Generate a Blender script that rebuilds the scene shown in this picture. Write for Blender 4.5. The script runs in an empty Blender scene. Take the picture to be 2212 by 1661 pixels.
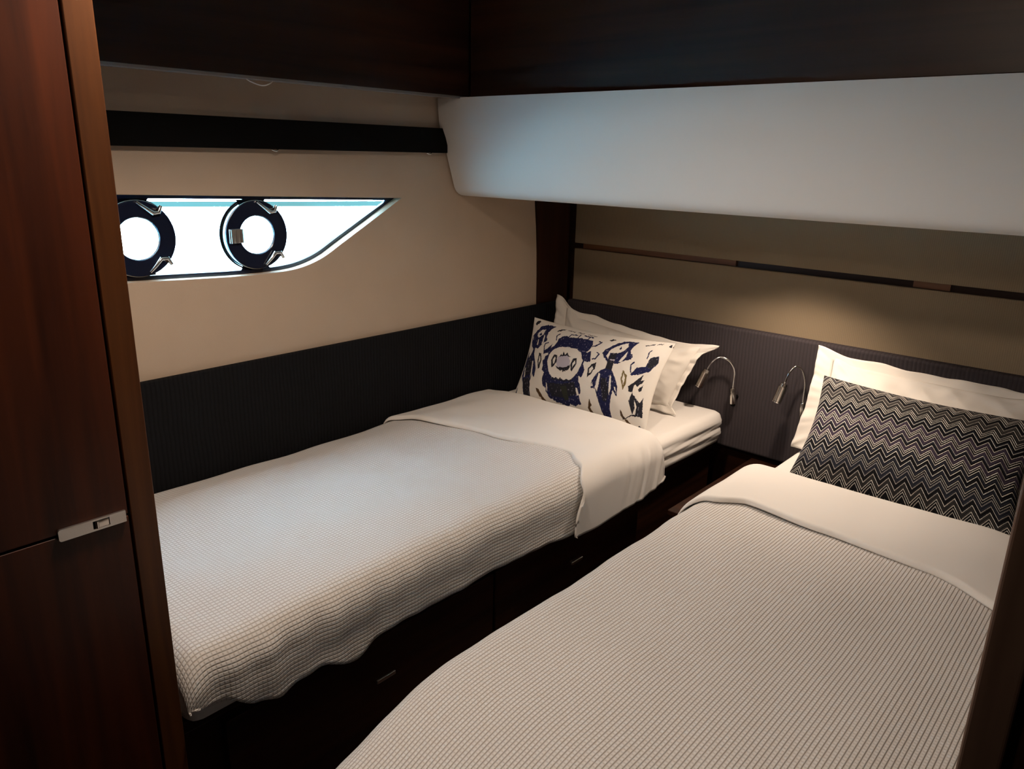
import bpy, bmesh, math, random
from math import sin, cos, pi, radians
from mathutils import Vector, Matrix, noise
from mathutils.geometry import tessellate_polygon

random.seed(7)
S = bpy.context.scene
COL = S.collection

# ------------------------------------------------------------------ camera, sky, lamps, exposure
cam_d = bpy.data.cameras.new('camera')
cam = bpy.data.objects.new('camera', cam_d)
COL.objects.link(cam)
S.camera = cam
cam_d.sensor_fit = 'HORIZONTAL'
cam_d.sensor_width = 36.0
cam_d.lens = 26.745
cam_d.clip_start = 0.01
RIGHT = Vector((0.74567956, 0.66595538, 0.02157359))
UP = Vector((-0.20818172, 0.2021026, 0.95698219))
BACK = Vector((0.63294736, -0.71809329, 0.28934351))
EYE = Vector((2.004, -2.622, 1.48))
cam.matrix_world = Matrix(((RIGHT.x, UP.x, BACK.x, EYE.x), (RIGHT.y, UP.y, BACK.y, EYE.y),
                           (RIGHT.z, UP.z, BACK.z, EYE.z), (0, 0, 0, 1)))

world = bpy.data.worlds.new('overcast_sky')
S.world = world
world.use_nodes = True
wb = world.node_tree.nodes['Background']
wb.inputs[0].default_value = (0.54, 0.80, 1.0, 1)
# overcast sky, brightest overhead and much dimmer towards the hazy horizon
_n = world.node_tree.nodes; _l = world.node_tree.links
_tc = _n.new('ShaderNodeTexCoord'); _sp = _n.new('ShaderNodeSeparateXYZ'); _rp = _n.new('ShaderNodeValToRGB')
_e = _rp.color_ramp.elements
_e[0].position = 0.0; _e[0].color = (0.08, 0.08, 0.08, 1)
_e[1].position = 1.0; _e[1].color = (0.50, 0.50, 0.50, 1)
for _p, _v in ((0.50, 0.08), (0.80, 0.34)):
    _x = _e.new(_p); _x.color = (_v, _v, _v, 1)
_ml = _n.new('ShaderNodeMath'); _ml.operation = 'MULTIPLY'; _ml.inputs[1].default_value = 105.0
_l.new(_tc.outputs['Generated'], _sp.inputs[0]); _l.new(_sp.outputs['Z'], _rp.inputs[0])
_l.new(_rp.outputs[0], _ml.inputs[0]); _l.new(_ml.outputs[0], wb.inputs[1])

def spot(name, loc, target, watts, color, size, blend=1.0, radius=0.03):
    d = bpy.data.lights.new(name, 'SPOT')
    d.energy = watts; d.color = color; d.spot_size = radians(size); d.spot_blend = blend; d.shadow_soft_size = radius
    o = bpy.data.objects.new(name, d); COL.objects.link(o)
    o.location = loc
    o.rotation_euler = (Vector(target) - Vector(loc)).to_track_quat('-Z', 'Y').to_euler()
    return o

sun_d = bpy.data.lights.new('sun', 'SUN'); sun_d.energy = 1700.0; sun_d.angle = 0.01; sun_d.color = (1.0, 0.98, 0.94)
sun = bpy.data.objects.new('sun', sun_d); COL.objects.link(sun)      # stands on the other side of the boat and lights the sea, not the cabin
sun.rotation_euler = Vector((-0.62, 0.25, -0.75)).to_track_quat('-Z', 'Y').to_euler()

WARM = (1.0, 0.79, 0.62)
spot('berth_downlight', (1.06, -0.31, 1.322), (1.04, -0.36, 0.5), 27.0, WARM, 116, 0.6, 0.03)
spot('ceiling_downlight', (0.965, -1.90, 1.99), (1.05, -1.78, 0.5), 50.0, WARM, 146, 0.55, 0.05)
spot('passage_fill', (1.50, -3.05, 1.97), (1.50, -0.72, 1.36), 17.0, WARM, 100, 1.0, 0.06)  # added fill behind the camera, aimed to warm the white panel

S.view_settings.view_transform = 'Standard'
S.view_settings.look = 'None'
S.view_settings.gamma = 1.0
S.view_settings.use_curve_mapping = False
S.view_settings.exposure = 0.0
S.cycles.use_denoising = True
S.cycles.max_bounces = 8
S.cycles.diffuse_bounces = 5
S.cycles.transparent_max_bounces = 12
S.cycles.sample_clamp_indirect = 6.0

# ------------------------------------------------------------------ object helpers
def tag(o, label=None, cat=None, group=None, kind=None):
    if label: o['label'] = label
    if cat: o['category'] = cat
    if group: o['group'] = group
    if kind: o['kind'] = kind
    return o

def thing(name, loc, label, cat, group=None, kind=None):
    o = bpy.data.objects.new(name, None)
    o.empty_display_size = 0.05
    o.location = loc
    COL.objects.link(o)
    return tag(o, label, cat, group, kind)

def put(name, bm, mat, parent=None, smooth=False, base=None, recalc=True):
    """One mesh object from a bmesh in room coordinates."""
    if recalc: bmesh.ops.recalc_face_normals(bm, faces=bm.faces[:])
    me = bpy.data.meshes.new(name)
    if base is not None:
        bmesh.ops.translate(bm, verts=bm.verts[:], vec=-Vector(base))
    bm.to_mesh(me); bm.free()
    if smooth:
        for p in me.polygons: p.use_smooth = True
    o = bpy.data.objects.new(name, me)
    if mat: me.materials.append(mat)
    COL.objects.link(o)
    if base is not None: o.location = base
    if parent is not None:
        o.parent = parent
        if parent.type == 'EMPTY':
            o.matrix_parent_inverse = Matrix.Translation(-Vector(parent.location))
        elif parent.parent is None and base is None:
            o.matrix_parent_inverse = Matrix.Translation(-Vector(parent.location))
    return o

def auto_smooth(o, ang=35):
    me = o.data
    for p in me.polygons: p.use_smooth = True
    try: me.set_sharp_from_angle(angle=radians(ang))
    except Exception: pass
    return o

def box(bm, x0, x1, y0, y1, z0, z1, bev=0.0, seg=3):
    vs = [bm.verts.new(p) for p in ((x0, y0, z0), (x1, y0, z0), (x1, y1, z0), (x0, y1, z0),
                                    (x0, y0, z1), (x1, y0, z1), (x1, y1, z1), (x0, y1, z1))]
    fs = [bm.faces.new([vs[i] for i in f]) for f in ((0, 3, 2, 1), (4, 5, 6, 7), (0, 1, 5, 4), (1, 2, 6, 5), (2, 3, 7, 6), (3, 0, 4, 7))]
    if bev > 0:
        es = set(e for f in fs for e in f.edges)
        bmesh.ops.bevel(bm, geom=list(es), offset=bev, segments=seg, profile=0.5, affect='EDGES')
    return bm

def boxes(*args, **kw):
    bm = bmesh.new()
    for a in args: box(bm, *a, **kw)
    return bm

def frame_of(d):
    d = d.normalized()
    a = Vector((0, 0, 1)) if abs(d.z) < 0.9 else Vector((1, 0, 0))
    u = d.cross(a).normalized()
    return u, d.cross(u).normalized()

def tube(bm, pts, r, n=16, cap=True):
    pts = [Vector(p) for p in pts]
    rs = r if isinstance(r, (list, tuple)) else [r] * len(pts)
    rings = []
    u = None
    for i, p in enumerate(pts):
        d = (pts[min(i + 1, len(pts) - 1)] - pts[max(i - 1, 0)]).normalized()
        if u is None: u, v = frame_of(d)
        else:
            u = (u - d * u.dot(d)).normalized(); v = d.cross(u)
        rings.append([bm.verts.new(p + (u * cos(2 * pi * k / n) + v * sin(2 * pi * k / n)) * rs[i]) for k in range(n)])
    for a, b in zip(rings, rings[1:]):
        for k in range(n):
            bm.faces.new((a[k], a[(k + 1) % n], b[(k + 1) % n], b[k]))
    if cap:
        bm.faces.new(rings[0][::-1]); bm.faces.new(rings[-1])
    return bm

def catmull(pts, k=8):
    P = [Vector(p) for p in pts]
    P = [P[0] * 2 - P[1]] + P + [P[-1] * 2 - P[-2]]
    out = []
    for i in range(1, len(P) - 2):
        a, b, c, d = P[i - 1], P[i], P[i + 1], P[i + 2]
        for j in range(k):
            t = j / k
            out.append(0.5 * ((2 * b) + (c - a) * t + (2 * a - 5 * b + 4 * c - d) * t * t + (3 * b - a - 3 * c + d) * t ** 3))
    out.append(P[-2])
    return out

def prism(bm, poly, f0, f1):
    """Extrude a 2-D polygon between two maps (2-D point -> room point)."""
    a = [bm.verts.new(f0(p)) for p in poly]
    b = [bm.verts.new(f1(p)) for p in poly]
    n = len(poly)
    for i in range(n):
        bm.faces.new((a[i], a[(i + 1) % n], b[(i + 1) % n], b[i]))
    for ring, flip in ((a, True), (b, False)):
        tri = tessellate_polygon([[v.co for v in ring]])
        for t in tri:
            try: bm.faces.new([ring[i] for i in t])
            except ValueError: pass
    return bm

def lathe(bm, prof, centre, axis='x', n=64, closed=True):
    """Revolve (radius, height) points about an axis through centre."""
    c = Vector(centre)
    rings = []
    for r, h in prof:
        ring = []
        for k in range(n):
            a = 2 * pi * k / n
            q = Vector((h, r * cos(a), r * sin(a))) if axis == 'x' else Vector((r * cos(a), r * sin(a), h))
            ring.append(bm.verts.new(c + q))
        rings.append(ring)
    m = len(rings)
    for i in range(m if closed else m - 1):
        a, b = rings[i], rings[(i + 1) % m]
        for k in range(n):
            bm.faces.new((a[k], a[(k + 1) % n], b[(k + 1) % n], b[k]))
    return bm

def lerp(a, b, t): return a + (b - a) * t
def sstep(a, b, x):
    t = max(0.0, min(1.0, (x - a) / (b - a))); return t * t * (3 - 2 * t)
def interp(tab, x):
    if x <= tab[0][0]: return tab[0][1]
    for (x0, y0), (x1, y1) in zip(tab, tab[1:]):
        if x <= x1:
            t = (x - x0) / (x1 - x0); t = t * t * (3 - 2 * t)
            return lerp(y0, y1, t)
    return tab[-1][1]

# ------------------------------------------------------------------ materials
def new_mat(name):
    m = bpy.data.materials.new(name); m.use_nodes = True
    nt = m.node_tree
    return m, nt, nt.nodes['Principled BSDF']

def plain(name, col, rough=0.5, metal=0.0, spec=0.5, noise_amt=0.0, noise_scale=20, bump=0.0, bump_scale=200, coat=0.0):
    m, nt, b = new_mat(name)
    b.inputs['Base Color'].default_value = (*col, 1)
    b.inputs['Roughness'].default_value = rough
    b.inputs['Metallic'].default_value = metal
    b.inputs['Specular IOR Level'].default_value = spec
    b.inputs['Coat Weight'].default_value = coat
    b.inputs['Coat Roughness'].default_value = 0.15
    g = nt.nodes.new('ShaderNodeNewGeometry')
    if noise_amt:
        n = nt.nodes.new('ShaderNodeTexNoise'); n.inputs['Scale'].default_value = noise_scale; n.inputs['Detail'].default_value = 4
        nt.links.new(g.outputs['Position'], n.inputs['Vector'])
        r = nt.nodes.new('ShaderNodeValToRGB')
        r.color_ramp.elements[0].color = (*[c * (1 - noise_amt) for c in col], 1)
        r.color_ramp.elements[1].color = (*[min(1, c * (1 + noise_amt)) for c in col], 1)
        r.color_ramp.elements[0].position = 0.3; r.color_ramp.elements[1].position = 0.7
        nt.links.new(n.outputs['Fac'], r.inputs['Fac']); nt.links.new(r.outputs['Color'], b.inputs['Base Color'])
    if bump:
        n = nt.nodes.new('ShaderNodeTexNoise'); n.inputs['Scale'].default_value = bump_scale; n.inputs['Detail'].default_value = 3
        nt.links.new(g.outputs['Position'], n.inputs['Vector'])
        bp = nt.nodes.new('ShaderNodeBump'); bp.inputs['Strength'].default_value = bump; bp.inputs['Distance'].default_value = 0.002
        nt.links.new(n.outputs['Fac'], bp.inputs['Height']); nt.links.new(bp.outputs['Normal'], b.inputs['Normal'])
    return m

def wood(name, dark, light, along='z', rough=0.35, scale=1.0):
    m, nt, b = new_mat(name)
    g = nt.nodes.new('ShaderNodeNewGeometry')
    mp = nt.nodes.new('ShaderNodeMapping')
    s = {'x': (1.2, 26, 26), 'y': (26, 1.2, 26), 'z': (26, 26, 1.2)}[along]
    mp.inputs['Scale'].default_value = tuple(v * scale for v in s)
    nt.links.new(g.outputs['Position'], mp.inputs['Vector'])
    n1 = nt.nodes.new('ShaderNodeTexNoise'); n1.inputs['Scale'].default_value = 1.0; n1.inputs['Detail'].default_value = 6; n1.inputs['Distortion'].default_value = 0.6
    nt.links.new(mp.outputs['Vector'], n1.inputs['Vector'])
    r = nt.nodes.new('ShaderNodeValToRGB')
    r.color_ramp.elements[0].position = 0.30; r.color_ramp.elements[0].color = (*dark, 1)
    r.color_ramp.elements[1].position = 0.72; r.color_ramp.elements[1].color = (*light, 1)
    nt.links.new(n1.outputs['Fac'], r.inputs['Fac'])
    nt.links.new(r.outputs['Color'], b.inputs['Base Color'])
    b.inputs['Roughness'].default_value = rough
    b.inputs['Specular IOR Level'].default_value = 0.35
    bp = nt.nodes.new('ShaderNodeBump'); bp.inputs['Strength'].default_value = 0.06; bp.inputs['Distance'].default_value = 0.001
    nt.links.new(n1.outputs['Fac'], bp.inputs['Height']); nt.links.new(bp.outputs['Normal'], b.inputs['Normal'])
    return m

def math_node(nt, op, a, b=None, c=None):
    n = nt.nodes.new('ShaderNodeMath'); n.operation = op
    for i, v in enumerate((a, b, c)):
        if v is None: continue
        if isinstance(v, (int, float)): n.inputs[i].default_value = v
        else: nt.links.new(v, n.inputs[i])
    return n.outputs[0]

def ribbed(name, col, axis, period, strength=0.6, dist=0.002, spec=0.15, sheen=0.0, contrast=0.3):
    """Cloth with fine upright ribs, repeating along one room axis."""
    m, nt, b = new_mat(name)
    g = nt.nodes.new('ShaderNodeNewGeometry')
    sp = nt.nodes.new('ShaderNodeSeparateXYZ'); nt.links.new(g.outputs['Position'], sp.inputs[0])
    wob = nt.nodes.new('ShaderNodeTexNoise'); wob.inputs['Scale'].default_value = 9; nt.links.new(g.outputs['Position'], wob.inputs['Vector'])
    c = math_node(nt, 'ADD', sp.outputs['XYZ'.index(axis)], math_node(nt, 'MULTIPLY', wob.outputs['Fac'], period * 0.9))
    w = math_node(nt, 'SINE', math_node(nt, 'MULTIPLY', c, 2 * pi / period))
    h = math_node(nt, 'MULTIPLY_ADD', w, 0.5, 0.5)
    fine = nt.nodes.new('ShaderNodeTexNoise'); fine.inputs['Scale'].default_value = 420; nt.links.new(g.outputs['Position'], fine.inputs['Vector'])
    hh = math_node(nt, 'MULTIPLY_ADD', fine.outputs['Fac'], 0.35, h)
    bp = nt.nodes.new('ShaderNodeBump'); bp.inputs['Strength'].default_value = strength; bp.inputs['Distance'].default_value = dist
    nt.links.new(hh, bp.inputs['Height']); nt.links.new(bp.outputs['Normal'], b.inputs['Normal'])
    r = nt.nodes.new('ShaderNodeValToRGB')
    r.color_ramp.elements[0].color = (*[v * (1 - contrast) for v in col], 1); r.color_ramp.elements[0].position = 0.05
    r.color_ramp.elements[1].color = (*col, 1); r.color_ramp.elements[1].position = 0.5
    nt.links.new(h, r.inputs['Fac']); nt.links.new(r.outputs['Color'], b.inputs['Base Color'])
    b.inputs['Roughness'].default_value = 0.9; b.inputs['Specular IOR Level'].default_value = spec
    b.inputs['Sheen Weight'].default_value = sheen
    return m

def waffle(name, col, groove_shade, period, along=1.0, across=0.6, depth=0.0016):
    """White blanket cloth: narrow grooves on a grid, in cloth coordinates (UV in metres)."""
    m, nt, b = new_mat(name)
    uv = nt.nodes.new('ShaderNodeUVMap'); uv.uv_map = 'UVMap'
    sp = nt.nodes.new('ShaderNodeSeparateXYZ'); nt.links.new(uv.outputs[0], sp.inputs[0])
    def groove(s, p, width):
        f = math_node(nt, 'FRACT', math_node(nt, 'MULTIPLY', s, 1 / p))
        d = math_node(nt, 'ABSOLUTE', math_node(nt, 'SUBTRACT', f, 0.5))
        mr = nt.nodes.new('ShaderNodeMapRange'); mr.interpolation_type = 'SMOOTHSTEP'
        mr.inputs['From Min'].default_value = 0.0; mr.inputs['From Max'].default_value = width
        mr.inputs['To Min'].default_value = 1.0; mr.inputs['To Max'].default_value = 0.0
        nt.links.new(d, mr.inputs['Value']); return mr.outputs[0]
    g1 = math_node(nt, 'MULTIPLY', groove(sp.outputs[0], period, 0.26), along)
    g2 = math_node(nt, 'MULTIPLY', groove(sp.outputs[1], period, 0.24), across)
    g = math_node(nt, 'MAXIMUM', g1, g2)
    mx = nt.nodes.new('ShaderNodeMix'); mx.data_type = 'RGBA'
    mx.inputs['A'].default_value = (*col, 1); mx.inputs['B'].default_value = (*groove_shade, 1)  # second colour is groove shade put into the cloth
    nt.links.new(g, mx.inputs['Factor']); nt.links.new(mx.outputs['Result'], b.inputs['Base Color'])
    bp = nt.nodes.new('ShaderNodeBump'); bp.inputs['Strength'].default_value = 0.8; bp.inputs['Distance'].default_value = depth; bp.invert = True
    nt.links.new(g, bp.inputs['Height']); nt.links.new(bp.outputs['Normal'], b.inputs['Normal'])
    b.inputs['Roughness'].default_value = 0.9; b.inputs['Specular IOR Level'].default_value = 0.1
    return m

def chevron(name, w, h):
    """Knitted zigzag cloth in black, plum, grey and off white."""
    m, nt, b = new_mat(name)
    uv = nt.nodes.new('ShaderNodeUVMap'); uv.uv_map = 'UVMap'
    sp = nt.nodes.new('ShaderNodeSeparateXYZ'); nt.links.new(uv.outputs[0], sp.inputs[0])
    per, amp = 0.042, 0.026
    wn = nt.nodes.new('ShaderNodeTexNoise'); wn.inputs['Scale'].default_value = 160; nt.links.new(uv.outputs[0], wn.inputs['Vector'])
    x = math_node(nt, 'MULTIPLY', sp.outputs[0], w / per)
    tri = math_node(nt, 'ABSOLUTE', math_node(nt, 'SUBTRACT', math_node(nt, 'FRACT', x), 0.5))
    y = math_node(nt, 'MULTIPLY_ADD', tri, 2 * amp, math_node(nt, 'MULTIPLY', sp.outputs[1], h))
    y = math_node(nt, 'MULTIPLY_ADD', math_node(nt, 'SUBTRACT', wn.outputs['Fac'], 0.5), 0.0035, y)
    v = math_node(nt, 'MULTIPLY', y, 1 / (h + amp))
    def ramp(stops, src, const=True):
        r = nt.nodes.new('ShaderNodeValToRGB'); cr = r.color_ramp
        cr.interpolation = 'CONSTANT' if const else 'LINEAR'
        while len(cr.elements) < len(stops): cr.elements.new(0.5)
        for e, (p, c) in zip(cr.elements, stops): e.position = p; e.color = (*c, 1)
        nt.links.new(src, r.inputs['Fac']); return r.outputs['Color']
    K, N, P, G, L = (.006, .006, .008), (.018, .02, .03), (.05, .038, .06), (.030, .028, .028), (.30, .27, .25)
    ground = ramp([(0, K), (.08, G), (.12, K), (.17, N), (.22, K), (.26, N), (.30, K), (.34, N), (.37, K), (.41, P), (.45, K), (.48, N),
                   (.51, P), (.545, K), (.58, P), (.62, K), (.655, N), (.68, K), (.71, G), (.73, K), (.755, G), (.80, (.055, .05, .047)), (.84, K), (.86, G),
                   (.90, (.075, .068, .064)), (.94, N), (.96, G)], v)
    W0, W1, W2 = (.72, .68, .62), (.35, .33, .31), (.1, .1, .1)
    lines_amt = ramp([(0, W1), (.10, W0), (.2, W1), (.32, W0), (.45, W0), (.6, W0), (.74, W0), (.84, W1), (.92, W0), (.97, W1)], v, False)
    f = math_node(nt, 'FRACT', math_node(nt, 'MULTIPLY', y, 1 / 0.0160))
    l1 = math_node(nt, 'LESS_THAN', f, 0.15)
    f2 = math_node(nt, 'FRACT', math_node(nt, 'MULTIPLY', y, 1 / 0.0640))
    l2 = math_node(nt, 'MULTIPLY', math_node(nt, 'GREATER_THAN', f2, 0.385), math_node(nt, 'LESS_THAN', f2, 0.42))
    l = math_node(nt, 'MAXIMUM', l1, l2)
    mx = nt.nodes.new('ShaderNodeMix'); mx.data_type = 'RGBA'
    nt.links.new(l, mx.inputs['Factor']); nt.links.new(ground, mx.inputs['A']); nt.links.new(lines_amt, mx.inputs['B'])
    nt.links.new(mx.outputs['Result'], b.inputs['Base Color'])
    bp = nt.nodes.new('ShaderNodeBump'); bp.inputs['Strength'].default_value = 0.5; bp.inputs['Distance'].default_value = 0.0015
    fb = math_node(nt, 'SINE', math_node(nt, 'MULTIPLY', y, 2 * pi / 0.00825))
    nt.links.new(fb, bp.inputs['Height']); nt.links.new(bp.outputs['Normal'], b.inputs['Normal'])
    b.inputs['Roughness'].default_value = 0.85; b.inputs['Specular IOR Level'].default_value = 0.15
    return m

def printed(name):
    m, nt, b = new_mat(name)
    a = nt.nodes.new('ShaderNodeVertexColor'); a.layer_name = 'print'
    nt.links.new(a.outputs['Color'], b.inputs['Base Color'])
    g = nt.nodes.new('ShaderNodeNewGeometry')
    n = nt.nodes.new('ShaderNodeTexNoise'); n.inputs['Scale'].default_value = 600; nt.links.new(g.outputs['Position'], n.inputs['Vector'])
    bp = nt.nodes.new('ShaderNodeBump'); bp.inputs['Strength'].default_value = 0.25; bp.inputs['Distance'].default_value = 0.001
    nt.links.new(n.outputs['Fac'], bp.inputs['Height']); nt.links.new(bp.outputs['Normal'], b.inputs['Normal'])
    b.inputs['Roughness'].default_value = 0.9; b.inputs['Specular IOR Level'].default_value = 0.1
    return m

def glass(name):
    m = bpy.data.materials.new(name); m.use_nodes = True
    nt = m.node_tree; nt.nodes.clear()
    out = nt.nodes.new('ShaderNodeOutputMaterial')
    t = nt.nodes.new('ShaderNodeBsdfTransparent'); t.inputs[0].default_value = (0.93, 0.98, 1.0, 1)
    gl = nt.nodes.new('ShaderNodeBsdfGlossy'); gl.inputs['Roughness'].default_value = 0.02
    lw = nt.nodes.new('ShaderNodeLayerWeight'); lw.inputs['Blend'].default_value = 0.5
    fr = nt.nodes.new('ShaderNodeMath'); fr.operation = 'POWER'; fr.inputs[1].default_value = 5.0; nt.links.new(lw.outputs['Facing'], fr.inputs[0])
    mx = nt.nodes.new('ShaderNodeMixShader')
    nt.links.new(fr.outputs[0], mx.inputs[0]); nt.links.new(t.outputs[0], mx.inputs[1]); nt.links.new(gl.outputs[0], mx.inputs[2])
    nt.links.new(mx.outputs[0], out.inputs[0])
    return m

M = {}
W_D, W_L = (0.010, 0.003, 0.0015), (0.042, 0.0135, 0.005)  # same walnut as the wardrobe, darkened: dim light put into the colour
M['wood_up'] = wood('shaded_walnut_upright_grain', W_D, W_L, 'z', 0.38)
M['wood_y'] = wood('shaded_walnut_lengthwise', W_D, W_L, 'y', 0.38)
M['wood_x'] = wood('shaded_walnut_crosswise', W_D, W_L, 'x', 0.38)
M['wardrobe'] = wood('lit_reddish_walnut', (0.018, 0.0034, 0.0011), (0.078, 0.0165, 0.0036), 'z', 0.42)  # same walnut as the lockers, brightened: lamplight put into the colour
M['stile'] = wood('lit_golden_walnut', (0.040, 0.012, 0.003), (0.125, 0.042, 0.0085), 'z', 0.42)  # paler copy of that walnut, lamplight put into its colour too
M['jamb'] = wood('brown_jamb_wood', (0.060, 0.034, 0.022), (0.13, 0.080, 0.057), 'z', 0.5)
M['wood_light'] = wood('pale_batten_wood', (0.16, 0.07, 0.035), (0.26, 0.12, 0.06), 'x', 0.45)
M['cream'] = plain('cream_leatherette', (0.50, 0.395, 0.30), 0.7, spec=0.2, noise_amt=0.03, noise_scale=6, bump=0.15, bump_scale=500)
M['white'] = plain('satin_white_panel', (0.72, 0.69, 0.65), 0.55, spec=0.3, bump=0.05, bump_scale=300)
M['grey_trim'] = plain('grey_aluminium_edge', (0.30, 0.28, 0.27), 0.4, metal=0.6)
M['linen'] = ribbed('greige_wall_cloth', (0.28, 0.215, 0.14), 'X', 0.006, 0.25, 0.0008, contrast=0.12)
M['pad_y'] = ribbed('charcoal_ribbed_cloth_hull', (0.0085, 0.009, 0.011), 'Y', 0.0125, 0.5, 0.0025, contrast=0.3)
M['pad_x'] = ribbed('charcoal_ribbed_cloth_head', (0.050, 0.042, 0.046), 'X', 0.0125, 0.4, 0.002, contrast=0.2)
M['black'] = plain('matt_black', (0.002, 0.002, 0.002), 0.7, spec=0.1)
M['black_gloss'] = plain('gloss_black_blue', (0.006, 0.010, 0.028), 0.25, spec=0.5)
M['chrome'] = plain('polished_steel', (0.80, 0.80, 0.80), 0.12, metal=1.0)
M['brushed'] = plain('brushed_steel', (0.62, 0.59, 0.56), 0.34, metal=1.0, bump=0.1, bump_scale=400)
M['nickel'] = plain('satin_nickel', (0.62, 0.58, 0.54), 0.22, metal=1.0)
M['sheet'] = plain('white_cotton_sheet', (0.76, 0.73, 0.69), 0.9, spec=0.1, bump=0.1, bump_scale=700)
M['pillow'] = plain('white_cotton_pillowcase', (0.74, 0.70, 0.64), 0.9, spec=0.1, bump=0.12, bump_scale=500)
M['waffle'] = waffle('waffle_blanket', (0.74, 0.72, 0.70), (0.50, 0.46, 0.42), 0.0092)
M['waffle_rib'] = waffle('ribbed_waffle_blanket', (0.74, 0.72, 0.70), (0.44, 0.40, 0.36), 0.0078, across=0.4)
M['chevron'] = chevron('zigzag_knit', 0.58, 0.36)
M['ikat'] = printed('ikat_print')
M['glass'] = glass('window_glass')
M['dark_lens'] = plain('dark_lamp_lens', (0.02, 0.02, 0.02), 0.2)
# ------------------------------------------------------------------ room shell
def struct(name, bm, mat, label, cat, smooth=False):
    return tag(put(name, bm, mat, smooth=smooth), label, cat, kind='structure')

struct('floor', boxes((-0.1, 2.75, -3.7, 0.15, -0.06, 0.0)), M['wood_y'], 'dark walnut cabin floor between the two berths', 'floor')
struct('ceiling', boxes((-0.1, 2.75, -3.7, 0.15, 2.02, 2.08)), M['white'], 'white cabin ceiling above the lockers', 'ceiling')
struct('wall_back', boxes((-0.1, 2.75, 0.085, 0.15, 0.0, 2.02)), M['wood_x'], 'dark wooden bulkhead behind the padded panels at the bed heads', 'wall')
struct('wall_front', boxes((-0.1, 2.75, -3.7, -3.64, 0.0, 2.02)), M['wood_up'], 'dark wooden bulkhead opposite the bed heads', 'wall')
struct('wall_right', boxes((1.952, 2.03, -2.0, 0.085, 0.0, 2.02)), M['wood_up'], 'dark wooden partition beside the right berth', 'wall')
struct('wall_passage', boxes((2.60, 2.66, -3.64, -1.98, 0.0, 2.02)), M['wood_up'], 'dark wooden wall of the entrance passage', 'wall')
bm = boxes((1.948, 1.976, -2.022, -2.0005, 0.0, 2.02), bev=0.003)
struct('trim_2', bm, M['jamb'], 'brown wooden door jamb close at the right edge', 'trim')
struct('door_1', boxes((1.9765, 2.60, -2.006, -2.0003, 0.0, 2.02)), M['wood_up'], 'very dark door panel just right of the brown jamb', 'door')

# hull side wall with the window cut through it
O_RAW = [(-2.06, 1.372), (-0.907, 1.332), (-1.042, 1.259), (-1.155, 1.199), (-1.227, 1.161)]
curve = catmull([Vector((y, z)).to_3d() for y, z in [(-1.155, 1.199), (-1.227, 1.161), (-1.295, 1.139), (-1.361, 1.130), (-1.45, 1.1285), (-1.54, 1.130)]], 5)
WIN = [(-0.907, 1.332), (-1.042, 1.259)] + [(p.x, p.y) for p in curve] + [(-1.826, 1.143), (-2.04, 1.154), (-2.075, 1.165), (-2.092, 1.19)] + \
      [(-2.096, 1.26), (-2.092, 1.335), (-2.075, 1.36), (-2.04, 1.371)]
def inset(poly, d):
    n = len(poly); out = []
    area = sum(poly[i][0] * poly[(i + 1) % n][1] - poly[(i + 1) % n][0] * poly[i][1] for i in range(n))
    s = 1 if area > 0 else -1
    for i in range(n):
        p0, p1, p2 = Vector(poly[i - 1]), Vector(poly[i]), Vector(poly[(i + 1) % n])
        d1, d2 = (p1 - p0).normalized(), (p2 - p1).normalized()
        n1, n2 = Vector((-d1.y, d1.x)) * s, Vector((-d2.y, d2.x)) * s
        b = (n1 + n2).normalized(); k = max(0.3, b.dot(n1))
        q = p1 + b * (d / k); out.append((q.x, q.y))
    return out
def plate_with_hole(bm, outer, hole, x0, x1):
    for x in (x0, x1):
        loops = [[Vector((x, y, z)) for y, z in outer], [Vector((x, y, z)) for y, z in hole]]
        vs = [bm.verts.new(v) for l in loops for v in l]
        for t in tessellate_polygon(loops):
            bm.faces.new([vs[i] for i in t])
    for l in (outer, hole):
        n = len(l)
        for i in range(n):
            a, b = l[i], l[(i + 1) % n]
            bm.faces.new([bm.verts.new(p) for p in ((x0, *a), (x0, *b), (x1, *b), (x1, *a))])
    bmesh.ops.remove_doubles(bm, verts=bm.verts[:], dist=1e-5)
    return bm
edge = [(-0.236, 1.75), (-0.232, 1.60), (-0.226, 1.45), (-0.218, 1.36), (-0.211, 1.29), (-0.200, 1.20), (-0.192, 1.10), (-0.187, 1.0), (-0.184, 0.88), (-0.182, 0.40)]
outer = [(-2.62, 0.40), (-2.62, 1.75)] + edge
bm = plate_with_hole(bmesh.new(), outer, WIN, -0.020, -0.068)
struct('wall_left', bm, M['cream'], 'cream padded hull side wall around the long window', 'wall')
struct('wall_hull', boxes((-0.073, -0.0685, -2.62, 0.085, 0.0, 1.09), (-0.073, -0.0685, -2.62, 0.085, 1.42, 2.02), (-0.073, -0.0685, -0.86, 0.085, 1.09, 1.42),
                          (-0.073, -0.0685, -2.62, -2.14, 1.09, 1.42), (-0.073, -0.0685, -3.64, -2.62, 0, 2.02)), M['white'], 'outer hull side behind the cream wall', 'wall')
# wooden post closing the hull wall at the corner
post = edge + [(0.02, 0.40), (0.02, 1.75)]
bm = prism(bmesh.new(), [(y + 0.0015, z) if i < len(edge) else (y, z) for i, (y, z) in enumerate(post)], lambda p: (-0.016, *p), lambda p: (-0.066, *p))
struct('trim_1', bm, M['wood_up'], 'dark wooden corner post where hull wall meets headboard wall', 'trim')

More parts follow.
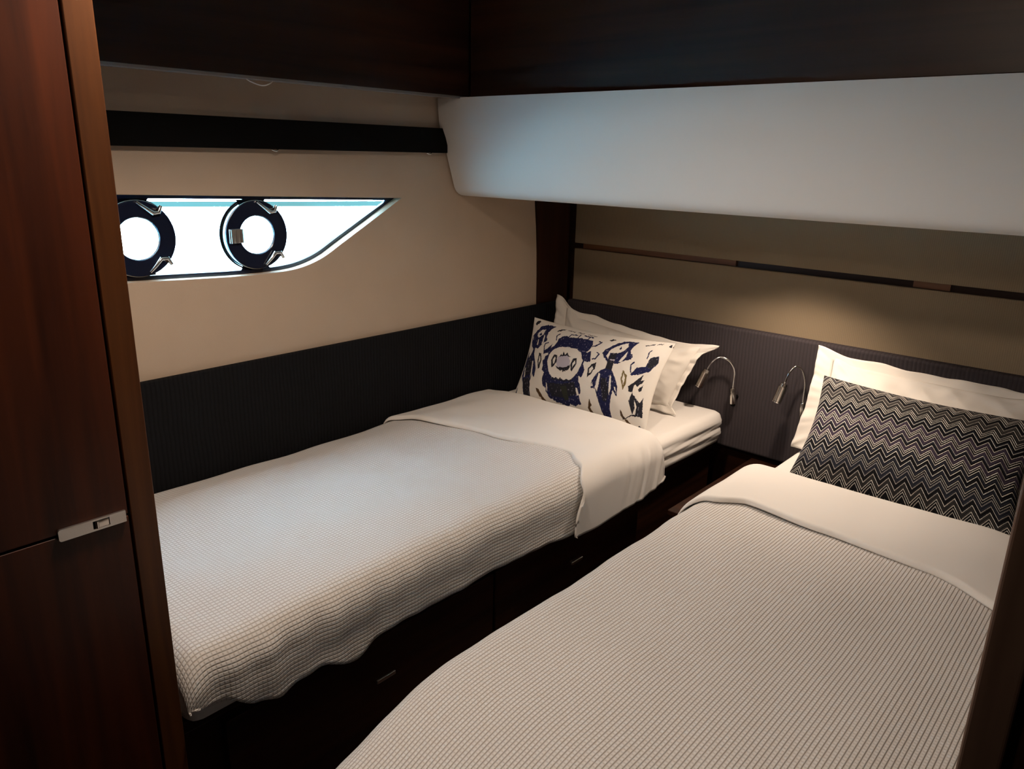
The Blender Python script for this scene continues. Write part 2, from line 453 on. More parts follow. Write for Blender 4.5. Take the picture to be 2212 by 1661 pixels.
# window: frame, pane, printed bands, two round opening ports
inner = inset(WIN, 0.011)
win = tag(put('window_1', plate_with_hole(bmesh.new(), WIN, inner, -0.055, -0.0675), M['black_gloss']), 'long black framed hull window tapering to a point', 'window', kind='structure')
pane = prism(bmesh.new(), inner, lambda p: (-0.062, *p), lambda p: (-0.0655, *p))
put('pane', pane, M['glass'], win)

def top_z(y): return lerp(1.372, 1.332, (y + 2.06) / 1.153)
def bot_z(y): return 1.1285 if y > -1.54 else lerp(1.130, 1.154, (-1.54 - y) / 0.5)
for cy, cz in ((-1.441, 1.2405), (-1.7785, 1.2505)):
    ring_bm = bmesh.new()
    X0, X1 = -0.0615, -0.036
    lathe(ring_bm, [(0.0535, X0), (0.0985, X0), (0.0985, X1 - 0.002), (0.0965, X1), (0.0555, X1), (0.0535, X1 - 0.002)], (0, cy, cz), 'x', 96)
    port = put('porthole', ring_bm, M['chrome'], win); auto_smooth(port, 30)
    face = bmesh.new()
    lathe(face, [(0.0550, X1 - 0.001), (0.0975, X1 - 0.001), (0.0975, X1 + 0.002), (0.096, X1 + 0.003), (0.057, X1 + 0.003), (0.0550, X1 + 0.0015)], (0, cy, cz), 'x', 96)
    auto_smooth(put('ring_face', face, M['black_gloss'], port), 30)
    gas = bmesh.new()
    lathe(gas, [(0.0990, X0), (0.1035, X0), (0.1035, X0 + 0.004), (0.0990, X0 + 0.004)], (0, cy, cz), 'x', 96)
    put('gasket', gas, M['black'], port)
    bands = bmesh.new()
    for s in (1, -1):                                    # the dark necks that join the ring to the frame
        pts = []
        zf = (top_z(cy) - 0.010) if s > 0 else (bot_z(cy) + 0.010)
        base, tip = (0.050, 0.036) if s > 0 else (0.050, 0.037)
        for k in range(9):
            t = k / 8; w = lerp(base, tip, math.sqrt(t))
            pts.append((cy - w, lerp(zf, cz + s * 0.080, t)))
        for k in range(9):
            t = 1 - k / 8; w = lerp(base, tip, math.sqrt(t))
            pts.append((cy + w, lerp(zf, cz + s * 0.080, t)))
        prism(bands, pts, lambda p: (-0.0612, *p), lambda p: (-0.0575, *p))
    put('dark_neck', bands, M['black_gloss'], port)
    for path in ([(.002, .094), (.020, .080), (.041, .064), (.055, .066), (.062, .082)], [(.018, -.087), (.034, -.071), (.049, -.054), (.066, -.054), (.076, -.071)]):
        lv = bmesh.new()
        tube(lv, [(X1 + 0.010 - 0.0025 * (i == 0), cy + a, cz + b) for i, (a, b) in enumerate(path)], [0.0035, 0.0045, 0.006, 0.0065, 0.005], 10)
        tube(lv, [(X1, cy + path[3][0] - 0.002, cz + path[3][1] * 1.05), (X1 + 0.014, cy + path[3][0] - 0.002, cz + path[3][1] * 1.05)], 0.0075, 16)
        lev = put('latch_lever', lv, M['chrome'], port); auto_smooth(lev, 40)
    hg = bmesh.new()
    box(hg, X1 + 0.001, X1 + 0.010, cy - 0.090, cy - 0.046, cz - 0.019, cz + 0.021, 0.002)
    for k in range(3):
        tube(hg, [(X1 + 0.010, cy - 0.082 + k * 0.014, cz - 0.018), (X1 + 0.010, cy - 0.082 + k * 0.014, cz + 0.020)], 0.0045, 12)
    auto_smooth(put('hinge', hg, M['brushed'], port), 40)

# the sea outside
m, nt, b = new_mat('sea_water')
g = nt.nodes.new('ShaderNodeNewGeometry')
mp = nt.nodes.new('ShaderNodeMapping'); mp.inputs['Scale'].default_value = (0.9, 0.28, 1); nt.links.new(g.outputs['Position'], mp.inputs['Vector'])
n = nt.nodes.new('ShaderNodeTexNoise'); n.inputs['Scale'].default_value = 1.1; n.inputs['Detail'].default_value = 4; nt.links.new(mp.outputs[0], n.inputs['Vector'])
r = nt.nodes.new('ShaderNodeValToRGB'); r.color_ramp.elements[0].position = 0.56; r.color_ramp.elements[0].color = (0.27, 0.60, 0.76, 1)
r.color_ramp.elements[1].position = 0.68; r.color_ramp.elements[1].color = (0.0016, 0.0034, 0.0036, 1)
nt.links.new(n.outputs['Fac'], r.inputs['Fac']); nt.links.new(r.outputs['Color'], b.inputs['Base Color'])
b.inputs['Roughness'].default_value = 0.6; b.inputs['Specular IOR Level'].default_value = 0.02
bm = bmesh.new()
v = [bm.verts.new(p) for p in ((-0.08, -60, 0.30), (-0.08, 60, 0.30), (-150, 160, 0.30), (-150, -160, 0.30))]
bm.faces.new(v)
tag(put('sea_water', bm, m), 'bright sea water seen through the hull window', 'water', kind='stuff')
bm = prism(bmesh.new(), [(-14.3, 3.6), (-11.2, 10.0), (-11.5, 10.2), (-14.6, 3.8)], lambda p: (*p, 0.27), lambda p: (*p, 0.39))
tag(put('quay_edge', bm, plain('quay_stone', (0.0006, 0.0014, 0.0015), 0.9, spec=0.0), base=(-12.8, 6.8, 0.27)), 'faint grey teal strip of quay across the water outside the window', 'quay', kind='structure')

# ------------------------------------------------------------------ overhead lockers, white bulkhead, blind
hc = thing('overhead_locker', (0.0, -1.4, 1.655), 'dark walnut overhead locker along the hull above the window', 'locker')
put('carcass', boxes((-0.06, 0.096, -2.14, -0.706, 1.660, 2.02), bev=0.002), M['wood_y'], hc)
put('edge_strip', boxes((0.070, 0.0975, -2.14, -0.72, 1.652, 1.660), bev=0.001), M['grey_trim'], hc)
hl = thing('overhead_locker', (1.0, -0.4, 1.657), 'dark walnut overhead locker across the bed heads above the white panel', 'locker')
put('carcass', boxes((0.10, 1.950, -0.704, 0.084, 1.660, 2.02), bev=0.002), M['wood_x'], hl)

wl = bmesh.new()
tube(wl, catmull([(0.086, -1.515, 1.656), (0.090, -1.500, 1.646), (0.093, -1.470, 1.6385), (0.090, -1.445, 1.645), (0.086, -1.430, 1.656)], 8), 0.0015, 8)
tag(put('wire_loop', wl, plain('pale_wire', (0.85, 0.82, 0.78), 0.4), smooth=True, base=(0.086, -1.47, 1.64)), 'thin pale wire loop hanging under the hull side locker', 'wire')

# white panel over the bed heads: profile in (y, z), run along x
prof = [(-0.7495, 1.656), (-0.748, 1.62), (-0.744, 1.58), (-0.738, 1.555), (-0.726, 1.530), (-0.716, 1.500), (-0.707, 1.470), (-0.690, 1.420), (-0.675, 1.375)]
for k in range(9):
    a = radians(-165 + k * 9.0 + 0)
lip = [(-0.671, 1.364), (-0.666, 1.355), (-0.659, 1.347), (-0.650, 1.341), (-0.638, 1.3365), (-0.624, 1.334), (-0.60, 1.333)]
prof = prof + lip + [(0.03, 1.333), (0.03, 1.352), (-0.60, 1.352), (-0.66, 1.40), (-0.70, 1.55), (-0.70, 1.656)]
bm = prism(bmesh.new(), prof, lambda p: (-0.010, *p), lambda p: (1.950, *p))
ob = tag(put('pelmet', bm, M['white'], base=(1.0, -0.6, 1.333)), 'broad white curved panel jutting out above both bed heads', 'panel')
auto_smooth(ob, 40)
# cove between hull wall and locker
bc = thing('blind_cassette', (0.0, -1.45, 1.48), 'long black blind housing on the cream wall above the window', 'blind')
bm = boxes((-0.0195, 0.004, -2.14, -0.716, 1.4795, 1.5605), bev=0.003)
put('housing', bm, M['black'], bc)
for y in (-1.385, -0.797):
    cb = bmesh.new()
    tube(cb, catmull([(-0.002, y - 0.012, 1.4795), (-0.001, y - 0.006, 1.476), (0.0, y, 1.4748), (0.0, y + 0.006, 1.476), (-0.002, y + 0.010, 1.4795)], 4), 0.002, 8)
    put('clip', cb, M['chrome'], bc, smooth=True)

# ------------------------------------------------------------------ panels at the bed heads
def panel(name, x0, x1, y0, y1, z0, z1, bev, mat, label, cat, group=None):
    return tag(put(name, boxes((x0, x1, y0, y1, z0, z1), bev=bev), mat, base=((x0 + x1) / 2, y1, z0)), label, cat, group)
panel('wall_cloth_panel', -0.004, 1.950, 0.046, 0.062, 1.121, 1.332, 0.003, M['linen'], 'greige cloth wall panel above the wooden slot, under the white panel', 'panel')
panel('wall_cloth_panel', -0.004, 1.950, 0.046, 0.062, 0.80, 1.098, 0.003, M['linen'], 'greige cloth wall panel between the slot and the charcoal headboard', 'panel')
slot = thing('slot_batten', (1.0, 0.0845, 1.09), 'wooden batten showing in the narrow slot between two greige panels', 'batten')
put('batten', boxes((-0.004, 1.950, 0.076, 0.0845, 1.09, 1.13)), M['wood_x'], slot)
tag(put('pale_slot_strip', boxes((0.028, 0.735, 0.066, 0.0755, 1.099, 1.120)), M['wood_light'], slot), 'lighter brown length of wood in the slot')  # paler stretch of wood along the slot
tag(put('pale_slot_strip', boxes((1.349, 1.457, 0.066, 0.0755, 1.099, 1.120)), M['wood_light'], slot), 'short lighter brown length of wood in the slot')

bm = bmesh.new(); box(bm, -0.001, 1.950, 0.0, 0.044, 0.412, 0.880, 0.010, 4)
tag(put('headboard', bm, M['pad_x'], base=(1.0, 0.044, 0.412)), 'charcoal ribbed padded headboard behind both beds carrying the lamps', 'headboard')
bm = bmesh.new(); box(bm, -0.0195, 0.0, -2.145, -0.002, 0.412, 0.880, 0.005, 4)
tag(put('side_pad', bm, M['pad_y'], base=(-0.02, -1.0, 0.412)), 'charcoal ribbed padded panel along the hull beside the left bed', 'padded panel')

# ------------------------------------------------------------------ wardrobe at the left
wd = thing('wardrobe', (0.40, -2.85, 0.0), 'tall reddish walnut wardrobe at the foot of the left bed', 'wardrobe')
put('carcass', boxes((-0.012, 0.782, -3.62, -2.150, 0.0, 2.018)), M['wardrobe'], wd)
put('end_stile', boxes((0.7825, 0.804, -2.189, -2.149, 0.0, 2.018), bev=0.0015), M['stile'], wd)
up = put('door', boxes((0.7825, 0.804, -2.72, -2.1935, 0.9105, 2.012), bev=0.0015), M['wardrobe'], wd)
lo = put('door', boxes((0.7825, 0.804, -2.72, -2.1935, 0.08, 0.9065), bev=0.0015), M['wardrobe'], wd)
put('door', boxes((0.7825, 0.804, -3.25, -2.7235, 0.08, 2.012), bev=0.0015), M['wardrobe'], wd)
bm = bmesh.new()
pts = []
y0, y1, z0, z1, rr = -2.298, -2.1985, 0.9000, 0.9195, 0.004
for (cy, cz, a0) in ((y0 + rr, z0 + rr, 180), (y1 - .0005, z0 + .0005, 270), (y1 - .0005, z1 - .0005, 0), (y0 + rr, z1 - rr, 90)):
    r_ = rr if cy < -2.25 else 0.0005
    for k in range(5):
        a = radians(a0 + k * 22.5); pts.append((cy + r_ * cos(a), cz + r_ * sin(a)))
hole = [(-2.2485, 0.9035), (-2.2235, 0.9035), (-2.2235, 0.9165), (-2.2485, 0.9165)]
plate_with_hole(bm, pts, hole, 0.8042, 0.8085)
lt = put('latch_plate', bm, M['brushed'], up)
put('latch_recess', boxes((0.8041, 0.8046, -2.2485, -2.2235, 0.9035, 0.9165)), M['black'], up)
bm = boxes((0.8046, 0.8082, -2.2425, -2.2245, 0.9038, 0.9155), bev=0.0008)
tube(bm, [(0.8085, -2.2425, 0.9040), (0.8085, -2.2425, 0.9150)], 0.0026, 12)
auto_smooth(put('latch_button', bm, M['nickel'], up), 40)
# ------------------------------------------------------------------ beds
def bed_base(label, x0, x1, y0, fx, side, drawers):
    t = thing('bed_base', ((x0 + x1) / 2, y0 / 2, 0), label, 'bed', 'bed bases of the two berths')
    put('platform', boxes((x0, x1, y0, -0.006, 0.402, 0.430), bev=0.004), M['wood_y'], t)
    put('box', boxes((x0 + 0.01, x1 - 0.01, y0 + 0.02, -0.006, 0.0, 0.4015)), M['wood_y'], t)
    for a, b in drawers:
        if side > 0: d = boxes((x1 - 0.0095, x1 + 0.006, a, b, 0.06, 0.385), bev=0.002)
        else: d = boxes((x0 - 0.006, x0 + 0.0095, a, b, 0.06, 0.385), bev=0.002)
        dr = put('drawer', d, M['wood_y'], t)
        c = (a + b) / 2 + 0.01
        xs = (x1 + 0.006, x1 + 0.012) if side > 0 else (x0 - 0.012, x0 - 0.006)
        put('handle', boxes((*xs, c - 0.028, c + 0.028, 0.264, 0.274), bev=0.0015), M['brushed'], dr)
    return t
bed_base('dark walnut base with drawers under the left bed beside the hull', 0.006, 0.755, -2.146, 0, 1, [(-2.05, -1.27), (-1.26, -0.54)])
bed_base('dark walnut base under the right bed beside the partition', 1.150, 1.935, -2.17, 0, -1, [(-2.05, -1.27), (-1.26, -0.66)])

def mattress(label, x0, x1, y0, z0, z1, seed, shift=None):
    nx, ny, nz = 40, 110, 10
    bm = bmesh.new()
    box(bm, x0, x1, y0, -0.008, z0, z1, 0.034, 5)
    bmesh.ops.subdivide_edges(bm, edges=[e for e in bm.edges if abs(e.verts[0].co.z - e.verts[1].co.z) > 0.04], cuts=9, use_grid_fill=True)
    bmesh.ops.subdivide_edges(bm, edges=[e for e in bm.edges if e.calc_length() > 0.3], cuts=60, use_grid_fill=True)
    for v in bm.verts:
        p = v.co
        side = sstep(z1 - 0.005, z1 - 0.05, p.z)
        k = noise.noise(Vector((p.x * 5, p.y * 2.2 + seed, p.z * 40)))
        fold = (sin((p.z - z0) * 150 + p.y * 9 + seed) + 0.5 * sin((p.z - z0) * 330 - p.y * 13)) * 0.0032 * side
        v.co += Vector((fold * (1 if p.x > (x0 + x1) / 2 else -1), 0, k * 0.0035 * (1 - side)))
    if shift:
        for v in bm.verts: v.co.x += shift(v.co.x, v.co.y)
    o = put('mattress', bm, M['sheet'], smooth=True, base=((x0 + x1) / 2, y0 / 2, z0))
    return tag(o, label, 'mattress', None)
mattress('white sheeted mattress of the left bed, its corner bare below the first lamp', 0.022, 0.792, -2.135, 0.431, 0.560, 1.0)
def shift_r(x, y):
    return 0.10 * sstep(-1.78, -2.30, y) * sstep(1.75, 1.10, x)
mattress('white sheeted mattress of the right bed, mostly under the duvet', 1.135, 1.915, -2.20, 0.431, 0.560, 4.0, lambda x, y: 1.15 * shift_r(x, y) + 0.012)

def prof_1d(t, r):
    if t <= 0: return t, 0.0
    arc = r * pi / 2
    if t < arc: return r * sin(t / r), r * (1 - cos(t / r))
    return r, r + (t - arc)

def cloth(name, parent, mat, xa, xb, ra, rb, ta, hem, ya, yb, rya, ryb, tya, tyb, ztop, na, nb, uv_off=(0, 0), thick=0.006, xshift=None, yfold=None, folds=None):
    """A cloth lying on a bed: flat between xa..xb and ya..yb, rolling over every edge. hem(y) is the height of the open long side;
    side 'open' is xb when rb hangs; returns the mesh object with UVs in metres."""
    bm = bmesh.new()
    uvl = bm.loops.layers.uv.new('UVMap')
    grid, uvs = [], []
    for j in range(nb + 1):
        row, urow = [], []
        b = lerp(ya - tya, yb + tyb, j / nb)
        if b < ya: dy, ry = prof_1d(ya - b, rya); yy = ya - dy
        elif b > yb: dy, ry = prof_1d(b - yb, ryb); yy = yb + dy
        else: yy, ry = b, 0.0
        for i in range(na + 1):
            s = i / na
            la, lb = ta, None
            xm = 0.5 * (xa + xb)
            zt = ztop(xb if hem[0] == 'b' else xa, yy)
            L = max(0.02, zt - hem[1](yy) - (rb if hem[0] == 'b' else ra)) + (rb if hem[0] == 'b' else ra) * pi / 2
            if hem[0] == 'b': a = lerp(xa - ta, xb + L, s)
            else: a = lerp(xa - L, xb + ta, s)
            if a < xa: dx, rx = prof_1d(xa - a, ra); xx = xa - dx
            elif a > xb: dx, rx = prof_1d(a - xb, rb); xx = xb + dx
            else: xx, rx = a, 0.0
            y2 = yy + (yfold(xx, rx) if yfold else 0.0) * (1 - j / nb if yfold else 0)
            z = ztop(min(max(xx, xa), xb), yy) - rx - ry
            z = max(z, hem[1](y2) - 0.004 + 0.006 * (rx > 0.03) * (rx / 0.2))
            if folds:
                fx, fz = folds(xx, y2, rx); xx2 = xx + fx; z += fz
            else: xx2 = xx
            if xshift: xx2 += xshift(xx2, y2)
            row.append(bm.verts.new((xx2, y2, z))); urow.append((a + uv_off[0], b + uv_off[1]))
        grid.append(row); uvs.append(urow)
    for j in range(nb):
        for i in range(na):
            f = bm.faces.new((grid[j][i], grid[j][i + 1], grid[j + 1][i + 1], grid[j + 1][i]))
            for l, (jj, ii) in zip(f.loops, ((j, i), (j, i + 1), (j + 1, i + 1), (j + 1, i))): l[uvl].uv = uvs[jj][ii]
    o = put(name, bm, mat, parent, smooth=True, recalc=False)
    md = o.modifiers.new('thickness', 'SOLIDIFY'); md.thickness = thick; md.offset = -1
    return o

def N(x, y, s, o=0): return noise.noise(Vector((x * s + o, y * s - o, o * 1.7)))

# left duvet
HEM_L = [(-2.14, 0.49), (-2.07, 0.474), (-2.0, 0.432), (-1.95, 0.419), (-1.90, 0.430), (-1.855, 0.432), (-1.766, 0.402), (-1.71, 0.428), (-1.63, 0.436), (-1.45, 0.432),
         (-1.35, 0.437), (-1.22, 0.431), (-1.10, 0.424), (-1.0, 0.410), (-0.86, 0.402), (-0.65, 0.410), (-0.53, 0.425), (-0.45, 0.50)]
dl = thing('duvet', (0.40, -1.2, 0.42), 'white waffle duvet on the left bed by the window, top folded back', 'duvet')
def zl(x, y):
    return 0.592 + 0.010 * N(x, y, 3.0, 3) + 0.006 * N(x, y, 7.0, 8) - 0.014 * sstep(0.16, 0.03, x)
def folds_l(x, y, drop):
    k = sstep(0.0, 0.06, drop) * (x > 0.3)
    a = (sin(y * 34 + 3 * N(0, y, 3, 1)) * 0.35 + sin(y * 83 + 1.3 + 2 * N(0, y, 5, 3)) * 0.3) * 0.006 * k * (0.4 + sstep(-1.4, -2.0, y))
    return a + 0.002 * k * N(drop * 4, y, 6, 5), 0.0
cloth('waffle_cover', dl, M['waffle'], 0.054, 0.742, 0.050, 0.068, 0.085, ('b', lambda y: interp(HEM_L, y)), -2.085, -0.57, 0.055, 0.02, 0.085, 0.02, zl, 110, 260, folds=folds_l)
def zl2(x, y):
    return zl(x, y) + 0.016 + 0.004 * N(x, y, 5, 2)
def fold_line_l(x, rx):
    return interp([(0.0, -0.05), (0.12, 0.0), (0.40, 0.075), (0.68, 0.135), (0.76, 0.09), (0.81, 0.04)], x) - 0.035 * sstep(0.03, 0.15, rx)
def folds_l2(x, y, drop):
    k = sstep(0.01, 0.06, drop) * sstep(-0.78, -0.66, y)
    g = (sin(drop * 22 + y * 95) * 0.0030 + sin(drop * 40 + y * 160 + 1) * 0.0018) * k
    return g + 0.004 * sstep(0, .05, drop) * N(0, y, 8, 2), g * 0.4
cloth('turned_down_top', dl, M['sheet'], 0.050, 0.742, 0.046, 0.082, 0.075, ('b', lambda y: interp(HEM_L, y) - 0.004), -0.975, -0.535, 0.014, 0.040, 0.022, 0.070, zl2, 110, 130, yfold=fold_line_l, folds=folds_l2)

# right duvet
dr_ = thing('duvet', (1.53, -1.2, 0.42), 'white waffle duvet on the right bed nearest the camera, top folded back', 'duvet')
def zr(x, y):
    return 0.590 + 0.009 * N(x, y, 2.6, 11) + 0.005 * N(x, y, 6.0, 4) - 0.010 * sstep(1.75, 1.90, x)
def shift_r(x, y):
    return 0.10 * sstep(-1.78, -2.30, y) * sstep(1.75, 1.10, x)
def folds_r(x, y, drop):
    k = sstep(0.0, 0.06, drop)
    return -(sin(y * 30 + 2 * N(0, y, 3, 7)) * 0.5 + sin(y * 63) * 0.25) * 0.006 * k, 0.0
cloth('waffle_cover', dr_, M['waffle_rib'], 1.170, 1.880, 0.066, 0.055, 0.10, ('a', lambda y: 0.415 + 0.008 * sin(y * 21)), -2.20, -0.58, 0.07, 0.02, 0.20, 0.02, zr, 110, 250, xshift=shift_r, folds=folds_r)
def zr2(x, y): return zr(x, y) + 0.017 + 0.004 * N(x, y, 5, 22)
def fold_line_r(x, rx):
    return interp([(1.09, -0.02), (1.16, 0.02), (1.25, 0.075), (1.45, 0.05), (1.70, 0.02), (1.92, -0.05)], x) - 0.05 * sstep(0.03, 0.15, rx)
cloth('turned_down_top', dr_, M['sheet'], 1.172, 1.878, 0.080, 0.056, 0.09, ('a', lambda y: 0.410 + 0.006 * sin(y * 25)), -0.855, -0.545, 0.014, 0.040, 0.022, 0.070, zr2, 110, 110, yfold=fold_line_r)

# ------------------------------------------------------------------ pillows and cushions
def plane_pt(TL, TR, BR, BL, u, v):
    return (BL * (1 - u) + BR * u) * (1 - v) + (TL * (1 - u) + TR * u) * v

def top_dip(u, dip):
    return dip * sstep(0.0, 0.13, u) * sstep(1.0, 0.80, u)

def cushion_mesh(name, parent, mat, TL, TR, BR, BL, T, nu, nv, bow=(0.06, 0.06), puff=(3.0, 2.4, 0.6), wr=0.004, seed=0, bend=0.0, inset_uv=0.0, color=None, sag=0.0, base=None, dip=0.0):
    TL, TR, BR, BL = map(Vector, (TL, TR, BR, BL))
    nrm = (TR - TL).cross(TL - BL).normalized()
    bm = bmesh.new()
    uvl = bm.loops.layers.uv.new('UVMap')
    cl = bm.loops.layers.float_color.new('print') if color else None
    def pos(u, v, s):
        # the seam bows inward between the corners
        uu = 0.5 + (u - 0.5) * (1 - bow[1] * sin(pi * v)) * (1 - 2 * inset_uv)
        vv = 0.5 + (v - 0.5) * (1 - bow[0] * sin(pi * u)) * (1 - 2 * inset_uv)
        vv -= top_dip(u, dip) * v
        p = plane_pt(TL, TR, BR, BL, uu, vv)
        h = ((1 - abs(2 * u - 1) ** puff[0]) * (1 - abs(2 * v - 1) ** puff[1])) ** puff[2] if 0 < u < 1 and 0 < v < 1 else 0.0
        h *= 1 + sag * (0.5 - v)
        w = (noise.noise(Vector((u * 5 + seed, v * 4, seed))) * 0.6 + noise.noise(Vector((u * 13, v * 9 + seed, 2.0))) * 0.4 + abs(noise.noise(Vector((u * 9 + v * 5, v * 3 - seed, 5.0)))) * -0.5)
        edge = min(u, 1 - u, v, 1 - v)
        return p + nrm * (s * (T / 2) * h + wr * w * s * sstep(0.0, 0.06, edge) - bend * ((2 * u - 1) ** 2) + 0.0 )
    front = [[bm.verts.new(pos(i / nu, j / nv, 1)) for i in range(nu + 1)] for j in range(nv + 1)]
    back = [[front[j][i] if i in (0, nu) or j in (0, nv) else bm.verts.new(pos(i / nu, j / nv, -1)) for i in range(nu + 1)] for j in range(nv + 1)]
    for g, rev in ((front, False), (back, True)):
        for j in range(nv):
            for i in range(nu):
                q = [(j, i), (j, i + 1), (j + 1, i + 1), (j + 1, i)]
                if rev: q = q[::-1]
                f = bm.faces.new([g[a][b] for a, b in q])
                for l, (a, b) in zip(f.loops, q):
                    l[uvl].uv = (b / nu, a / nv)
                    if cl is not None: l[cl] = color[a][b]
    return put(name, bm, mat, parent, smooth=True, base=base), nrm

def flange(parent, mat, TL, TR, BR, BL, ins, n, wave, seed, dip=0.0, side=0.0):
    TL, TR, BR, BL = map(Vector, (TL, TR, BR, BL))
    nrm = (TR - TL).cross(TL - BL).normalized()
    bm = bmesh.new()
    loop = []
    sides = [((0, 0), (1, 0)), ((1, 0), (1, 1)), ((1, 1), (0, 1)), ((0, 1), (0, 0))]
    rings = []
    K = 6
    for k in range(K + 1):
        e = lerp(ins * 1.08, 0.0, k / K)
        ring = []
        for (a, b) in sides:
            for i in range(n):
                t = i / n
                u, v = lerp(a[0], b[0], t), lerp(a[1], b[1], t)
                uu = lerp(e, 1 - e, u); vv = lerp(e * 1.5, 1 - e * 1.5, v)
                c = 1 - 0.035 * sin(pi * u) * (abs(2 * v - 1) > 0.999 or True); d = 1 - 0.03 * sin(pi * v)
                uu = 0.5 + (uu - 0.5) * d; vv = 0.5 + (vv - 0.5) * c
                vv -= top_dip(u, dip) * v
                uu -= side * u * sstep(1.0, 0.82, v) * sstep(0.0, 0.10, v)
                p = plane_pt(TL, TR, BR, BL, uu, vv)
                w = noise.noise(Vector((u * 7 + seed, v * 6, seed * 2.0))) + 0.5 * noise.noise(Vector((u * 19, v * 15 + seed, 1.0)))
                p = p + nrm * (wave * w * (k / K)) + (TL - BL).normalized() * (0.5 * wave * (k / K) * noise.noise(Vector((u * 9, v * 8, seed + 9.0))))
                ring.append(bm.verts.new(p))
        rings.append(ring)
    m_ = len(rings[0])
    for a, b in zip(rings, rings[1:]):
        for i in range(m_): bm.faces.new((a[i], a[(i + 1) % m_], b[(i + 1) % m_], b[i]))
    o = put('flange', bm, mat, parent, smooth=True)
    md = o.modifiers.new('thickness', 'SOLIDIFY'); md.thickness = 0.003; md.offset = 0
    return o

def pillow(label, TL, TR, BR, BL, T, seed, wave, dip, side):
    c = (Vector(BL) + Vector(BR)) / 2
    t = thing('pillow', c, label, 'pillow')
    cushion_mesh('pillow_body', t, M['pillow'], TL, TR, BR, BL, T, 110, 70, (0.03, 0.03), (3.2, 2.6, 0.62), 0.016, seed, 0.0, 0.08, sag=0.25, dip=dip)
    flange(t, M['pillow'], TL, TR, BR, BL, 0.075, 60, wave, seed, dip, side)
    return t
pillow('white flanged pillow on the left bed behind the blue patterned cushion', (0.030, -0.105, 0.918), (0.772, -0.075, 0.822), (0.695, -0.215, 0.567), (0.075, -0.24, 0.572), 0.115, 2.0, 0.014, 0.10, 0.05)
pillow('white flanged pillow on the right bed behind the zigzag cushion', (1.125, -0.066, 0.888), (1.860, -0.066, 0.872), (1.84, -0.225, 0.570), (1.135, -0.225, 0.570), 0.115, 6.0, 0.013, 0.05, 0.02)

